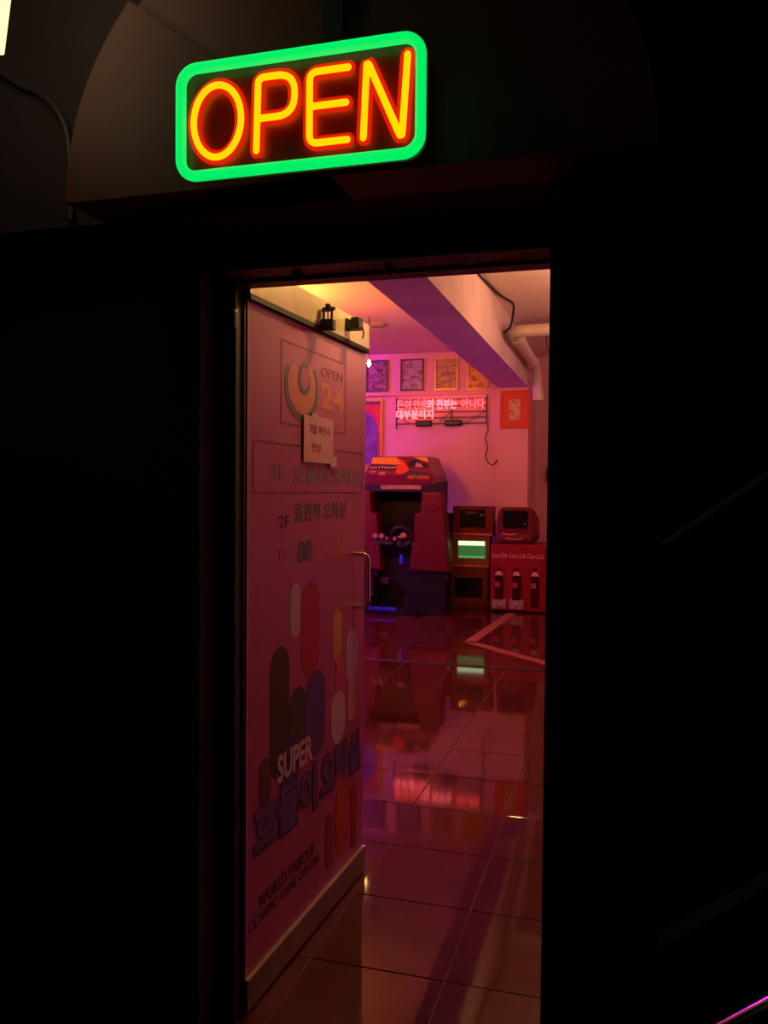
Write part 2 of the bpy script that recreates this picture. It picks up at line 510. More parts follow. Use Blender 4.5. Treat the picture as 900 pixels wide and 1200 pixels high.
# plain coloured capsules where the film carries its artwork
CAPS = [(0.215, 0.80, 0.135, 0.40, (0.035, 0.06, 0.03)), (0.325, 1.095, 0.075, 0.175, (0.55, 0.42, 0.58)), (0.44, 1.02, 0.15, 0.31, (0.42, 0.025, 0.03)),
        (0.345, 0.72, 0.115, 0.26, (0.05, 0.09, 0.05)), (0.485, 0.73, 0.165, 0.29, (0.09, 0.07, 0.30)), (0.675, 0.955, 0.085, 0.19, (0.60, 0.36, 0.10)),
        (0.70, 0.80, 0.075, 0.18, (0.55, 0.10, 0.22)), (0.815, 0.86, 0.115, 0.19, (0.48, 0.42, 0.66)), (0.815, 0.70, 0.085, 0.16, (0.55, 0.33, 0.24)),
        (0.685, 0.665, 0.135, 0.19, (0.60, 0.50, 0.58)), (0.735, 0.29, 0.135, 0.27, (0.50, 0.07, 0.025)), (0.61, 0.25, 0.06, 0.20, (0.34, 0.03, 0.02)), (0.845, 0.25, 0.05, 0.24, (0.34, 0.03, 0.02)),
        (0.12, 0.62, 0.07, 0.14, (0.12, 0.05, 0.04)), (0.29, 0.62, 0.16, 0.17, (0.07, 0.06, 0.20))]
for k, (cx, cz, cw, ch, cc) in enumerate(CAPS):
    MB().prism(capsule(cx, cz, cw, ch), -0.0008 - 0.0001 * k, 0.0).build('print_patch', ink('patch %d' % k, cc), door)
Y2 = -0.0026
text('lettering', 'SUPER', I_WHT, door, 0.196, 0.458, 0.585, 0.672, Y2, bold=0.035)
text('lettering', '호돌이', ink('deep blue', (0.04, 0.03, 0.12)), door, 0.046, 0.500, 0.408, 0.572, Y2 + 0.0006, bold=0.075)
text('lettering', '호돌이', I_BLU, door, 0.050, 0.492, 0.422, 0.568, Y2, bold=0.035)
text('lettering', '오락실', ink('deep blue', (0.04, 0.03, 0.12)), door, 0.520, 0.908, 0.408, 0.572, Y2 + 0.0006, bold=0.075)
text('lettering', '오락실', I_BLU, door, 0.528, 0.900, 0.422, 0.568, Y2, bold=0.035)
text('lettering', 'WORLD FAMOUS', I_BLK, door, 0.082, 0.482, 0.258, 0.300, F, bold=0.03)
text('lettering', 'OLYMPIC GAME CENTER', I_BLK, door, 0.022, 0.524, 0.216, 0.247, F, bold=0.02)

# ---- laminated notice taped to the door
nt_ = thing('notice_sheet', 'small laminated notice taped to the pink door', 'notice', (HX, HY, 0), door.rotation_euler[2])
LAM = mat('laminated paper', (0.70, 0.42, 0.46), 0.16, coat=0.4, bump=0.10, bscale=9)
MB().rbox(0.367, 0.610, -0.0065, -0.0045, 1.561, 1.712, 0.0009, 1).build('sheet', LAM, nt_)
MB().box(0.430, 0.480, -0.0072, -0.0030, 1.702, 1.722).build('tape', mat('clear tape', (0.65, 0.5, 0.45), 0.12), nt_)
MB().box(0.585, 0.640, -0.0072, -0.0030, 1.552, 1.588).build('tape', mat('clear tape', (0.65, 0.5, 0.45), 0.12), nt_)
text('lettering', '거울 파손시', I_MAR, nt_, 0.405, 0.580, 1.654, 1.686, -0.0066, bold=0.01)
text('lettering', '변상', I_MAR, nt_, 0.430, 0.505, 1.596, 1.626, -0.0066, bold=0.01)

# ================================================================== OUTSIDE: arch panel, OPEN sign, light box, rails
arch = thing('arched_panel', 'brown arched panel of fan shaped boards above the doorway', 'panel', (-0.58, 1.6, 2.108))
AP = mat('brown arch board', (0.17, 0.047, 0.038), 0.55, var=0.12, scale=3)
AR, HZ = 0.628, 0.07
hub = (0.0, HZ)
def arcp(a):
    return (AR * math.cos(rad(a)), AR * math.sin(rad(a)))
cuts = [0, 49, 90, 138, 180]
for k in range(4):
    n = 10
    edge = [arcp(cuts[k] + (cuts[k + 1] - cuts[k]) * q / n) for q in range(n + 1)]
    lip = (0.0, 0.04, 0.03, 0.0)[k]
    bmx = MB()
    fr_ = [(p[0], lip, p[1]) for p in edge]
    bk_ = [(p[0], 0.143, p[1]) for p in edge]
    hubf, hubb = (hub[0], 0.0, hub[1]), (hub[0], 0.143, hub[1])
    ring1, ring2 = fr_ + [hubf], bk_ + [hubb]
    if k == 0:
        ring1.append((0, 0.0, 0)); ring2.append((0, 0.143, 0))
    if k == 3:
        ring1.append((0, 0.0, 0)); ring2.append((0, 0.143, 0))
    V1 = [bmx.bm.verts.new(p) for p in ring1]; V2 = [bmx.bm.verts.new(p) for p in ring2]
    for q in range(len(V1)):
        bmx.bm.faces.new((V1[q], V1[(q + 1) % len(V1)], V2[(q + 1) % len(V2)], V2[q]))
    hi = n + 1
    for q in range(n):
        bmx.bm.faces.new((V1[hi], V1[q], V1[q + 1])); bmx.bm.faces.new((V2[hi], V2[q + 1], V2[q]))
    if k == 0:
        bmx.bm.faces.new((V1[hi], V1[hi + 1], V1[0])); bmx.bm.faces.new((V2[hi], V2[0], V2[hi + 1]))
    if k == 3:
        bmx.bm.faces.new((V1[hi], V1[n], V1[hi + 1])); bmx.bm.faces.new((V2[hi], V2[hi + 1], V2[n]))
    bmx.build('board', AP, arch)
MB().box(-0.022, 0.022, 0.0, 0.05, 0.16, AR).build('centre_rib', DARKW, arch)

SY = 1.5
sign = thing('open_sign', 'glowing neon OPEN sign with a green border hung above the doorway', 'neon sign', (-0.6165, SY, 2.085))
OX, OZ = -0.6165, 2.085
def L(p, y=0.0):
    return (p[0] - OX, y, p[1] - OZ)
G_GRN, G_YEL, G_HALO = glow('green tube light', (0.0, 0.86, 0.13), 1.0), glow('yellow tube light', (1.0, 0.24, 0.0), 3.0), glow('red halo light', (1.0, 0.012, 0.0), 0.75)
MB().prism([(x - OX, z - OZ) for x, z in rrect(-0.868, -0.364, 2.088, 2.314, 0.035)], 0.016, 0.022).build('back_plate', mat('smoked acrylic', (0.22, 0.03, 0.02), 0.3), sign)
border = [(x, 0, z) for x, z in [(p[0] - OX, p[1] - OZ) for p in rrect(-0.8625, -0.3705, 2.0955, 2.3065, 0.034, 8)]]
MB().tube(border, 0.0105, 12, True).build('border_tube', G_GRN, sign, True)
def letter(name, strokes):
    bm1, bm2 = MB(), MB()
    for st in strokes:
        cl = st[0] == st[-1]
        pp = st[:-1] if cl else st
        bm1.tube([(p.x, p.y, p.z) for p in pp], 0.0145, 10, cl)
        bm2.tube([(p.x, p.y - 0.002, p.z) for p in pp], 0.0066, 10, cl)
        if not cl:
            for e in (pp[0], pp[-1]):
                bm1.sphere((e.x, e.y, e.z), 0.0145, 10, 6)
                bm2.sphere((e.x, e.y - 0.002, e.z), 0.0066, 10, 6)
    for v in bm1.bm.verts:
        v.co.y = 0.002 + (v.co.y - 0.002) * 0.15
    o = bm1.build(name, G_HALO, sign, True)  # flat red emissive band drawing the halo round the letter tube
    bm2.build('core_tube', G_YEL, o, True)
V = lambda pts: [Vector(L(p, 0.002)) for p in pts]
oc, orx, orz = (-0.7825, 2.198), 0.0515, 0.070
el = V([(oc[0] + orx * math.cos(2 * math.pi * k / 36), oc[1] + orz * math.sin(2 * math.pi * k / 36)) for k in range(36)])
letter('letter_o', [el + [el[0]]])
letter('letter_p', [V([(-0.6985, 2.1315), (-0.6955, 2.24)]) + [Vector(q) for q in fillet(V([(-0.6955, 2.24), (-0.6950, 2.2705), (-0.6190, 2.2705), (-0.6190, 2.1925), (-0.6950, 2.1925)]), 0.038, 8)][1:]])
letter('letter_e', [fillet(V([(-0.5110, 2.267), (-0.5880, 2.267), (-0.5880, 2.133), (-0.5120, 2.133)]), 0.016, 5), V([(-0.5870, 2.2025), (-0.5150, 2.2025)])])
letter('letter_n', [fillet(V([(-0.4805, 2.133), (-0.4745, 2.275), (-0.4060, 2.122), (-0.3960, 2.275)]), 0.014, 5)])
for sx in (-0.19, 0.19):
    MB().tube([(sx, 0.022, 0.11), (sx, 0.0997, 0.11)], 0.006, 8).build('standoff', BLACK, sign)

# light box standing out from the wall on the left
lb = thing('light_box', 'bright warm white light box sign beside the arched panel', 'light box', (-1.188, 1.30, 2.325))
lb.rotation_euler = (0, rad(9), 0)
MB().rbox(-0.16, 0.0, 0.0, 0.09, 0.0, 0.62, 0.003, 1).build('case', glow('lit acrylic', (1.0, 0.84, 0.46), L_BOX), lb)
MB().tube([(-0.08, 0.09, 0.57), (-0.08, 0.45, 0.57)], 0.018, 8).build('wall_arm', BLACK, lb)
# dangling cable near the light box
tag(MB().tube(smooth_path([(-1.50, 1.735, 2.50), (-1.44, 1.735, 2.46), (-1.38, 1.735, 2.43), (-1.33, 1.735, 2.38), (-1.30, 1.735, 2.30), (-1.295, 1.735, 2.12)], 6), 0.009, 8).build('wall_cable', mat('dusty cable', (0.06, 0.04, 0.045), 0.5), None, True), 'dusty dark cable hanging on the wall under the light box', 'cable')

# slanting rail and dado on the pier, chrome stair handrail nearer
wr = thing('wall_handrail', 'thin dark handrail slanting up the pier wall', 'handrail', (0.05, 1.70, 1.36))
MB().tube([(0.02, 0, 0.013), (1.2, 0, 0.883)], 0.0055, 8).build('bar', mat('grey rail paint', (0.30, 0.28, 0.28), 0.5), wr, True)
for bxx in (0.12, 0.95):
    MB().tube(fillet([(bxx, 0.0, 0.08 + (bxx - 0.12) * 0.737), (bxx, 0.0, 0.04 + (bxx - 0.12) * 0.737), (bxx, 0.052, 0.04 + (bxx - 0.12) * 0.737)], 0.02), 0.006, 8).build('bracket', FRAME, wr)
struct(MB().prism([(0.075, 0.557), (0.075, 0.582), (1.3, 1.525), (1.3, 1.500)], 1.735, 1.75).build('trim_4', mat('grey dado strip', (0.30, 0.28, 0.28), 0.5)), 'slanting strip on the pier wall below the handrail')
sh = thing('stair_handrail', 'shiny chrome stair handrail slanting up in front of the pier', 'handrail', (0.0, 0.9, 0))
sl = 0.80
MB().tube([(-0.12, 0, 0.728), (1.3, 0, 0.728 + 1.42 * sl)], 0.0215, 18).build('rail', CHROME, sh, True)
for px in (-0.08, 1.1):
    MB().tube([(px, 0, -0.015), (px, 0, 0.728 + (px + 0.12) * sl)], 0.016, 12).build('post', CHROME, sh, True)
st = thing('added_rail_lamp', 'added lavender tube lamp out of view, lighting the chrome handrail', 'lamp', (1.4, -0.5, 2.5))
MB().tube([(-0.5, 0, 0), (0.5, 0, 0)], 0.02, 10).build('tube', glow('lavender light', (0.62, 0.52, 1.0), L_RAIL), st, True)
MB().box(-0.55, 0.55, -0.04, 0.04, 0.02, 0.06).build('housing', BLACK, st)

# ================================================================== LAMPS IN THE ROOM
def globe_lamp(loc, r, col, s, label, drop=None):
    t = thing('globe_lamp', label, 'lamp', (loc[0], loc[1], ZC))
    z = loc[2] - ZC
    MB().lathe([(0.07, 0), (0.07, -0.015), (0.03, -0.03)], seg=16).build('ceiling_rose', BLACK, t, True)
    MB().tube([(0, 0, -0.02), (0, 0, z + r)], 0.006, 8).build('stem', BLACK, t, True)
    MB().sphere((0, 0, z), r, 20, 12).build('globe', glow('globe light %s' % label[:12], col, s), t, True)
    if drop is not None:      # unseen bowl added under the globe to keep its light upwards
        c = z - drop
        pr = [(0.006, c - 0.10), (0.08, c - 0.085), (0.13, c - 0.045), (0.15, c), (0.146, c), (0.126, c - 0.042), (0.078, c - 0.080), (0.006, c - 0.094)]
        MB().lathe(pr, seg=24).build('bowl', BLACK, t, True)
    return t
OR = (1.0, 0.42, 0.10)
globe_lamp((-0.74, 2.82, 2.37), 0.04, (1.0, 0.58, 0.13), L_DOOR, 'small orange globe lamp hanging over the open door')
globe_lamp((0.25, 6.9, 2.70), 0.07, (1.0, 0.46, 0.23), L_PEACH, 'warm globe lamp hanging right of the beam near the entrance', 0.0)
globe_lamp((-3.25, 7.2, 2.84), 0.07, (1.0, 0.25, 0.03), L_LEFT, 'orange globe lamp hanging left of the ceiling beam', 0.065)
globe_lamp((0.7, 9.0, 2.8), 0.07, (1.0, 0.48, 0.45), L_RIGHT, 'pink globe lamp hanging right of the ceiling beam', 0.03)
vt = thing('violet_tube', 'violet tube lamp on the ceiling near the framed posters', 'lamp', (-4.30, 10.25, 3.33))
MB().tube([(-0.45, 0, -0.10), (0.45, 0, -0.10)], 0.025, 12).build('tube', glow('violet light', (0.55, 0.012, 1.0), L_VIOLET), vt, True)
MB().box(-0.5, 0.5, -0.03, 0.03, -0.05, 0.0).box(-0.5, -0.45, -0.02, 0.02, -0.12, -0.05).box(0.45, 0.5, -0.02, 0.02, -0.12, -0.05).build('housing', BLACK, vt)
v2 = thing('violet_tube', 'violet tube lamp low on the side wall beyond the open door', 'lamp', (-4.90, 8.0, 1.3))
MB().tube([(0.06, -1.3, 0), (0.06, 1.3, 0)], 0.025, 12).build('tube', glow('low violet light', (0.45, 0.012, 1.0), L_LOWVIO), v2, True)
MB().box(0.0, 0.03, -1.35, 1.35, -0.03, 0.06).box(0.0, 0.15, -1.35, 1.35, 0.06, 0.07).build('hooded_housing', BLACK, v2)  # hood added to keep the violet light off the ceiling
vs = thing('violet_strip', 'violet light strip on the back wall behind the arcade cabinet', 'lamp', (-2.50, 10.985, 0.5))
MB().box(-0.02, 0.02, -0.015, 0.013, 0, 0.75).build('strip', glow('violet strip light', (0.28, 0.03, 1.0), L_CABLED), vs)
pb = thing('pendant_bulb', 'small bare yellow bulb hanging near the framed posters', 'lamp', (-2.672, 8.6, ZC))
MB().tube([(0, 0, 0), (0, 0, -0.43)], 0.005, 6).build('flex', BLACK, pb, True)
MB().lathe([(0.016, -0.42), (0.018, -0.455), (0.012, -0.46)], seg=12).build('socket', mat('copper socket', (0.6, 0.25, 0.1), 0.3, 0.9), pb, True)
MB().sphere((0, 0, -0.495), 0.020, 12, 8, 1.8).build('bulb', glow('bulb light', (1.0, 0.55, 0.14), 60.0), pb, True)

# ================================================================== BACK WALL
def poster(x0, x1, z0, z1, fm, pm, label):
    t = thing('framed_poster', label, 'poster', ((x0 + x1) / 2, YB, z0), 0, 'framed posters above the moulding')
    w2, h = (x1 - x0) / 2, z1 - z0
    outline(-w2, w2, 0, h, 0.018, -0.025, 0).build('frame', fm, t)
    MB().box(-w2 + 0.018, w2 - 0.018, -0.012, -0.001, 0.018, h - 0.018).build('print', pm, t)
    return t
FR1 = mat('dark frame', (0.07, 0.03, 0.05), 0.4)
FR2 = mat('gold frame', (0.55, 0.33, 0.10), 0.35, 0.5)
p1 = poster(-3.452, -3.140, 2.822, 3.250, FR1, picture_mat('print dark', [(0.05, 0.02, 0.04), (0.40, 0.20, 0.28), (0.07, 0.02, 0.04), (0.45, 0.24, 0.30), (0.10, 0.03, 0.05)], 9, 1.3), 'dark framed poster right beside the hanging bulb')
p2 = poster(-2.962, -2.640, 2.822, 3.250, FR1, picture_mat('print purple', [(0.10, 0.05, 0.12), (0.55, 0.40, 0.50), (0.16, 0.07, 0.16), (0.50, 0.35, 0.45), (0.10, 0.05, 0.08)], 10, 4.7), 'framed purple and pale collage poster above the neon sign')
p3 = poster(-2.486, -2.165, 2.818, 3.250, FR2, picture_mat('print gold', [(0.14, 0.08, 0.07), (0.60, 0.42, 0.14), (0.20, 0.10, 0.10), (0.55, 0.40, 0.20), (0.18, 0.08, 0.10)], 11, 8.1), 'gold framed busy poster above the neon sign')
p4 = poster(-2.045, -1.708, 2.812, 3.245, FR2, picture_mat('print yellow', [(0.30, 0.10, 0.03), (0.80, 0.50, 0.08), (0.40, 0.14, 0.04), (0.75, 0.55, 0.16), (0.30, 0.12, 0.05)], 9, 12.9), 'yellow framed poster partly behind the ceiling beam')

# tall painting at the left with a gold frame
tp = thing('tall_painting', 'tall red and purple painting in a gold frame above the arcade cabinet', 'painting', (-3.52, YB, 1.80))
outline(-0.31, 0.31, 0, 0.915, 0.03, -0.03, 0).build('frame', FR2, tp)
MB().box(-0.28, 0.28, -0.014, -0.001, 0.03, 0.885).build('canvas', mat('red paint', (0.55, 0.03, 0.03), 0.5, var=0.4, scale=5), tp)
MB().prism([(-0.24, 0.03)] + [(0.24 * math.cos(rad(180 - 180 * k / 12)), 0.50 + 0.26 * math.sin(rad(180 * k / 12))) for k in range(13)] + [(0.24, 0.03)], -0.017, -0.013).build('arch_shape', mat('violet paint', (0.16, 0.05, 0.35), 0.5, var=0.5, scale=7), tp)
MB().box(-0.28, 0.28, -0.016, -0.012, 0.85, 0.885).build('top_band', mat('dark violet paint', (0.10, 0.02, 0.20), 0.5), tp)

# red frame on the column
rf = thing('red_picture', 'small pale print in a wide red frame on the column', 'picture', (-1.3865, 10.85, 2.281))
REDP = mat('red orange mount', (0.62, 0.045, 0.015), 0.45)
outline(-0.19, 0.19, 0, 0.493, 0.03, -0.028, 0).build('frame', REDP, rf)
MB().box(-0.16, 0.16, -0.016, -0.001, 0.03, 0.463).build('mount', mat('red mount', (0.66, 0.06, 0.02), 0.5), rf)
MB().box(-0.0735, 0.0685, -0.019, -0.015, 0.112, 0.374).build('print', picture_mat('print pale', [(0.60, 0.34, 0.12), (0.75, 0.55, 0.25), (0.35, 0.15, 0.05), (0.75, 0.52, 0.22)], 14, 2.2), rf)

# neon lettering
ns = thing('neon_lettering', 'pink neon words on a black wire rack on the back wall', 'neon sign', (-2.387, YB, 2.33))
OXN, OZN = -2.387, 2.33
N_PK = glow('pink neon light', (1.0, 0.10, 0.12), 4.8)
N_RD = glow('red neon light', (1.0, 0.05, 0.055), 4.2)
def neon_words(body, x0, x1, z0, z1, m):
    text('neon_word', body, m, ns, x0 - OXN, x1 - OXN, z0 - OZN, z1 - OZN, -0.075, depth=0.014, bold=0.018)
neon_words('돈이', -2.992, -2.800, 2.560, 2.692, N_RD)
neon_words('인생', -2.760, -2.585, 2.560, 2.692, N_RD)
neon_words('의', -2.575, -2.485, 2.560, 2.692, N_PK)
neon_words('전부는', -2.445, -2.165, 2.560, 2.692, N_PK)
neon_words('아니다', -2.110, -1.795, 2.560, 2.692, N_RD)
neon_words('대부분이지', -3.000, -2.488, 2.434, 2.552, N_PK)
for xx, za, zb in ((-3.005, 2.30, 2.725), (-1.768, 2.345, 2.735), (-2.24, 2.37, 2.62)):
    MB().box(xx - OXN - 0.009, xx - OXN + 0.009, -0.058, -0.044, za - OZN, zb - OZN).build('upright', BLACK, ns)
for zz, xa, xb in ((2.690, -3.005, -1.768), (2.600, -3.005, -1.768), (2.524, -3.005, -1.768), (2.448, -3.005, -1.768), (2.370, -3.005, -1.768)):
    MB().box(xa - OXN, xb - OXN, -0.056, -0.046, zz - OZN - 0.007, zz - OZN + 0.007).build('cross_bar', BLACK, ns)
for a, b_ in (((-2.96, 2.45), (-2.80, 2.37)), ((-1.80, 2.52), (-2.05, 2.37)), ((-2.25, 2.52), (-2.40, 2.40))):
    MB().tube([(a[0] - OXN, -0.05, a[1] - OZN), (b_[0] - OXN, -0.05, b_[1] - OZN)], 0.005, 6).build('wire', BLACK, ns)
for xa, xb in ((-2.737, -2.511), (-2.336, -2.102)):
    MB().rbox(xa - OXN, xb - OXN, -0.09, -0.03, 2.333 - OZN, 2.414 - OZN, 0.02).build('transformer', BLACK, ns)
for xx in (-3.005, -1.768):
    MB().tube([(xx - OXN, -0.05, 2.68 - OZN), (xx - OXN, 0, 2.68 - OZN)], 0.006, 6).build('wall_peg', BLACK, ns)
MB().tube(smooth_path([(p[0] - OXN, -0.02, p[1] - OZN) for p in [(-1.77, 2.35), (-1.755, 2.28), (-1.79, 2.17), (-1.76, 2.05), (-1.785, 1.93), (-1.74, 1.84), (-1.68, 1.82), (-1.64, 1.87), (-1.615, 1.88), (-1.64, 1.85)]], 5), 0.006, 6).build('power_cord', BLACK, ns, True)

# ================================================================== CEILING THINGS
sd = thing('smoke_detector', 'round ceiling vent disc left of the beam', 'detector', (-2.70, 8.99, ZC))
MB().lathe([(0.105, 0), (0.105, -0.012), (0.09, -0.022), (0.02, -0.024)], seg=24).build('body', mat('dusty grey plastic', (0.42, 0.36, 0.32), 0.6), sd, True)
MB().lathe([(0.07, -0.020), (0.07, -0.030), (0.05, -0.034)], seg=20).build('cap', mat('grey plastic', (0.30, 0.25, 0.22), 0.6), sd, True)
tag(MB().tube(smooth_path([(-1.20, 2.3, 3.315), (-1.20, 6.5, 3.305), (-1.203, 6.95, 3.285), (-1.20, 7.4, 3.312), (-1.16, 7.9, 3.318), (-1.09, 8.25, 3.315), (-1.10, 8.38, 3.25), (-1.13, 8.40, 3.12), (-1.20, 8.42, 3.06)], 6), 0.012, 8).build('black_cable', RUBBER, None, True), 'black cable running along the beam to the drain pipe', 'cable')
PIPE = mat('ivory plastic pipe', (0.70, 0.60, 0.50), 0.45, var=0.08, scale=8)
dp = thing('drain_pipe', 'ivory drain pipe bending along the beam and down the back wall', 'pipe', (-1.08, 10.85, 2.60))
def PL(p):
    return (p[0] + 1.08, p[1] - 10.85, p[2] - 2.60)
MB().tube([PL(p) for p in fillet([(1.8, 8.36, 3.09), (-1.09, 8.36, 3.06), (-1.115, 10.72, 3.05), (-1.085, 10.80, 2.66)], 0.14, 8)], 0.062, 14).build('pipe_run', PIPE, dp, True)
MB().tube([PL(p) for p in [(-1.098, 8.62, 3.06), (-1.100, 8.85, 3.06)]], 0.074, 14).build('coupling', PIPE, dp, True)
MB().tube([PL(p) for p in [(-1.113, 10.25, 3.052), (-1.114, 10.42, 3.052)]], 0.074, 14).build('coupling', PIPE, dp, True)
MB().tube([PL(p) for p in [(-1.088, 10.79, 2.76), (-1.085, 10.80, 2.64)]], 0.072, 14).build('end_socket', PIPE, dp, True)
tag(MB().tube(smooth_path([(-0.90, 9.6, 3.32), (-0.91, 9.9, 3.25), (-0.915, 10.3, 3.17), (-0.91, 11.74, 3.10)], 5), 0.008, 6).build('grey_cable', mat('grey cable', (0.16, 0.12, 0.13), 0.6), None, True), 'thin grey cable beside the drain pipe', 'cable')
tag(MB().rbox(-1.05, -0.90, YB + 0.66, YB + 0.75, 1.60, 1.80, 0.015).build('red_alarm_box', RED), 'small red box on the back wall beyond the column', 'box')

# ================================================================== ARCADE CABINET
ac = thing('arcade_cabinet', 'racing arcade cabinet with a yellow and red marquee and red side wings', 'arcade cabinet', (-2.715, 10.0, 0))
CB = mat('black cabinet laminate', (0.006, 0.005, 0.006), 0.5)
MB().prismx([(0.05, 0.0), (0.05, 0.62), (-0.02, 0.80), (0.22, 0.98), (0.30, 1.45), (0.02, 1.47), (0.02, 1.56), (0.85, 1.60), (0.85, 0.0)], -0.45, 0.45).build('body', CB, ac)
# marquee: box that narrows and leans back to its top
mq = MB()
mq.loft([[(-0.45, 0.0, 1.545), (0.45, 0.0, 1.545), (0.45, 0.80, 1.545), (-0.45, 0.80, 1.545)],
         [(-0.44, -0.01, 1.66), (0.44, -0.01, 1.66), (0.44, 0.80, 1.66), (-0.44, 0.80, 1.66)],
         [(-0.35, 0.10, 1.895), (0.35, 0.10, 1.895), (0.35, 0.75, 1.895), (-0.35, 0.75, 1.895)]])
marq = mq.build('marquee', mat('marquee maroon print', (0.20, 0.010, 0.035), 0.3), ac)
tilt = (0.10 + 0.01) / (1.895 - 1.66)
def on_marq(pts, dy=0.002):
    return [(x, -0.01 + max(0, (z - 1.66)) * tilt - dy, z) for x, z in pts]
def decal(name, pts, m, dy=0.002):
    d = MB()
    f = on_marq(pts, dy); bk = [(x, y + 0.0015, z) for x, y, z in f]
    d.loft([bk, f])
    return d.build(name, m, marq)
YEL = mat('yellow print', (0.80, 0.42, 0.03), 0.3)
decal('print_yellow', [(-0.37, 1.80), (-0.36, 1.885), (-0.06, 1.885), (0.03, 1.80), (-0.10, 1.78)], YEL)
decal('print_orange', [(0.03, 1.80), (-0.06, 1.885), (0.05, 1.84), (0.13, 1.73), (0.10, 1.68), (-0.03, 1.67), (-0.04, 1.77)], mat('orange print', (0.75, 0.09, 0.01), 0.3))
decal('print_gold', [(0.16, 1.885), (0.34, 1.888), (0.375, 1.82), (0.28, 1.845)], YEL)
decal('print_dark', [(-0.38, 1.72), (-0.37, 1.80), (-0.05, 1.79), (-0.02, 1.72)], mat('dark print', (0.02, 0.008, 0.010), 0.3), 0.003)
decal('print_car', [(0.10, 1.80), (0.14, 1.84), (0.21, 1.86), (0.28, 1.83), (0.375, 1.79), (0.38, 1.75), (0.13, 1.75)], mat('dark print', (0.02, 0.008, 0.010), 0.3), 0.003)
decal('print_car', [(0.20, 1.76), (0.22, 1.82), (0.28, 1.80), (0.31, 1.76)], mat('pale print', (0.55, 0.30, 0.28), 0.3), 0.004)
decal('print_blue', [(0.05, 1.67), (0.14, 1.72), (0.44, 1.68), (0.44, 1.661), (0.05, 1.661)], mat('navy print', (0.05, 0.02, 0.10), 0.3), 0.003)
decal('print_badge', [(-0.25, 1.661), (-0.25, 1.70), (-0.17, 1.70), (-0.17, 1.661)], mat('olive print', (0.40, 0.26, 0.08), 0.3), 0.003)
def mq_text(body, m, x0, x1, z0, z1, dy):
    o = text('lettering', body, m, marq, x0, x1, z0, z1, 0, depth=0.001, bold=0.02, shear=0.15)
    for v in o.data.vertices:
        v.co.y += -0.01 + max(0, (v.co.z - 1.66)) * tilt - dy
mq_text('DAYTONA', mat('ivory print', (0.70, 0.46, 0.36), 0.3), -0.375, -0.04, 1.738, 1.772, 0.0045)
mq_text('USA', mat('ivory print', (0.70, 0.46, 0.36), 0.3), -0.37, -0.29, 1.690, 1.715, 0.0045)
mq_text('FIRST LEADER', mat('amber print', (0.85, 0.40, 0.06), 0.3), 0.12, 0.40, 1.612, 1.652, 0.0030)
# title strip, bezel, screen
MB().box(-0.455, 0.455, -0.02, 0.10, 1.455, 1.545).build('header', CB, ac)
MB().box(-0.22, 0.30, -0.024, -0.019, 1.485, 1.535).build('title_strip', mat('tan strip print', (0.50, 0.30, 0.16), 0.35, var=0.25, scale=30), ac)
sq = MB().loft([[(-0.29, 0.20, 1.0), (0.29, 0.20, 1.0), (0.29, 0.24, 1.0), (-0.29, 0.24, 1.0)], [(-0.29, 0.27, 1.44), (0.29, 0.27, 1.44), (0.29, 0.31, 1.44), (-0.29, 0.31, 1.44)]])
sq.build('screen', mat('dull dark glass', (0.012, 0.010, 0.010), 0.3, spec=0.12), ac)
# dashboard with wheel, gauges and lever
MB().prismx([(-0.12, 0.80), (-0.10, 0.86), (0.16, 0.98), (0.22, 0.96), (0.10, 0.80)], -0.29, 0.29).build('dashboard', CB, ac)
whl = MB().tube([(0.08 + 0.13 * math.cos(a), -0.14 - 0.03 * math.sin(a), 0.90 + 0.12 * math.sin(a)) for a in [k * math.pi / 12 for k in range(24)]], 0.016, 8, True).tube([(-0.04, -0.13, 0.90), (0.20, -0.13, 0.90)], 0.012, 8).tube([(0.08, -0.13, 0.90), (0.08, -0.11, 0.79)], 0.012, 8).build('steering_wheel', BLACK, ac, True)
MB().lathe([(0.035, -0.012), (0.035, 0.012), (0.01, 0.018)], 0, 0, 14).build('hub_cap', mat('pale hub', (0.60, 0.38, 0.25), 0.4), whl, True).location = (0.08, -0.145, 0.90)
GA = mat('gauge face', (0.42, 0.22, 0.16), 0.4)
for gx, gz, gr in ((-0.25, 0.90, 0.035), (-0.17, 0.90, 0.035), (0.0, 0.87, 0.025), (0.11, 0.915, 0.04), (-0.10, 0.875, 0.022)):
    g = MB().lathe([(gr, 0), (gr, 0.02), (gr * 0.8, 0.028)], seg=14).build('gauge', GA, ac, True)
    g.location = (gx, -0.125, gz); g.rotation_euler = (rad(80), 0, 0)
MB().box(0.018, 0.052, 0.03, 0.046, 0.55, 0.735).build('blue_lamp', glow('blue lamp light', (0.06, 0.02, 1.0), 0.36), ac)
# foot well and pedals
MB().box(-0.40, 0.40, -0.62, 0.05, 0.0, 0.05).build('foot_plate', CB, ac)
for pxx in (-0.28, -0.16):
    MB().prismx([(-0.02, 0.30), (-0.05, 0.38), (-0.035, 0.385), (0.0, 0.31)], pxx - 0.05, pxx + 0.05).build('pedal', mat('worn pedal metal', (0.45, 0.32, 0.3), 0.4, 0.6), ac)
MB().box(-0.20, 0.13, -0.56, -0.54, 0.05, 0.085).build('floor_glow_strip', glow('blue floor glow', (0.02, 0.012, 1.0), 0.22), ac)  # emissive strip standing in for the blue glow on the floor
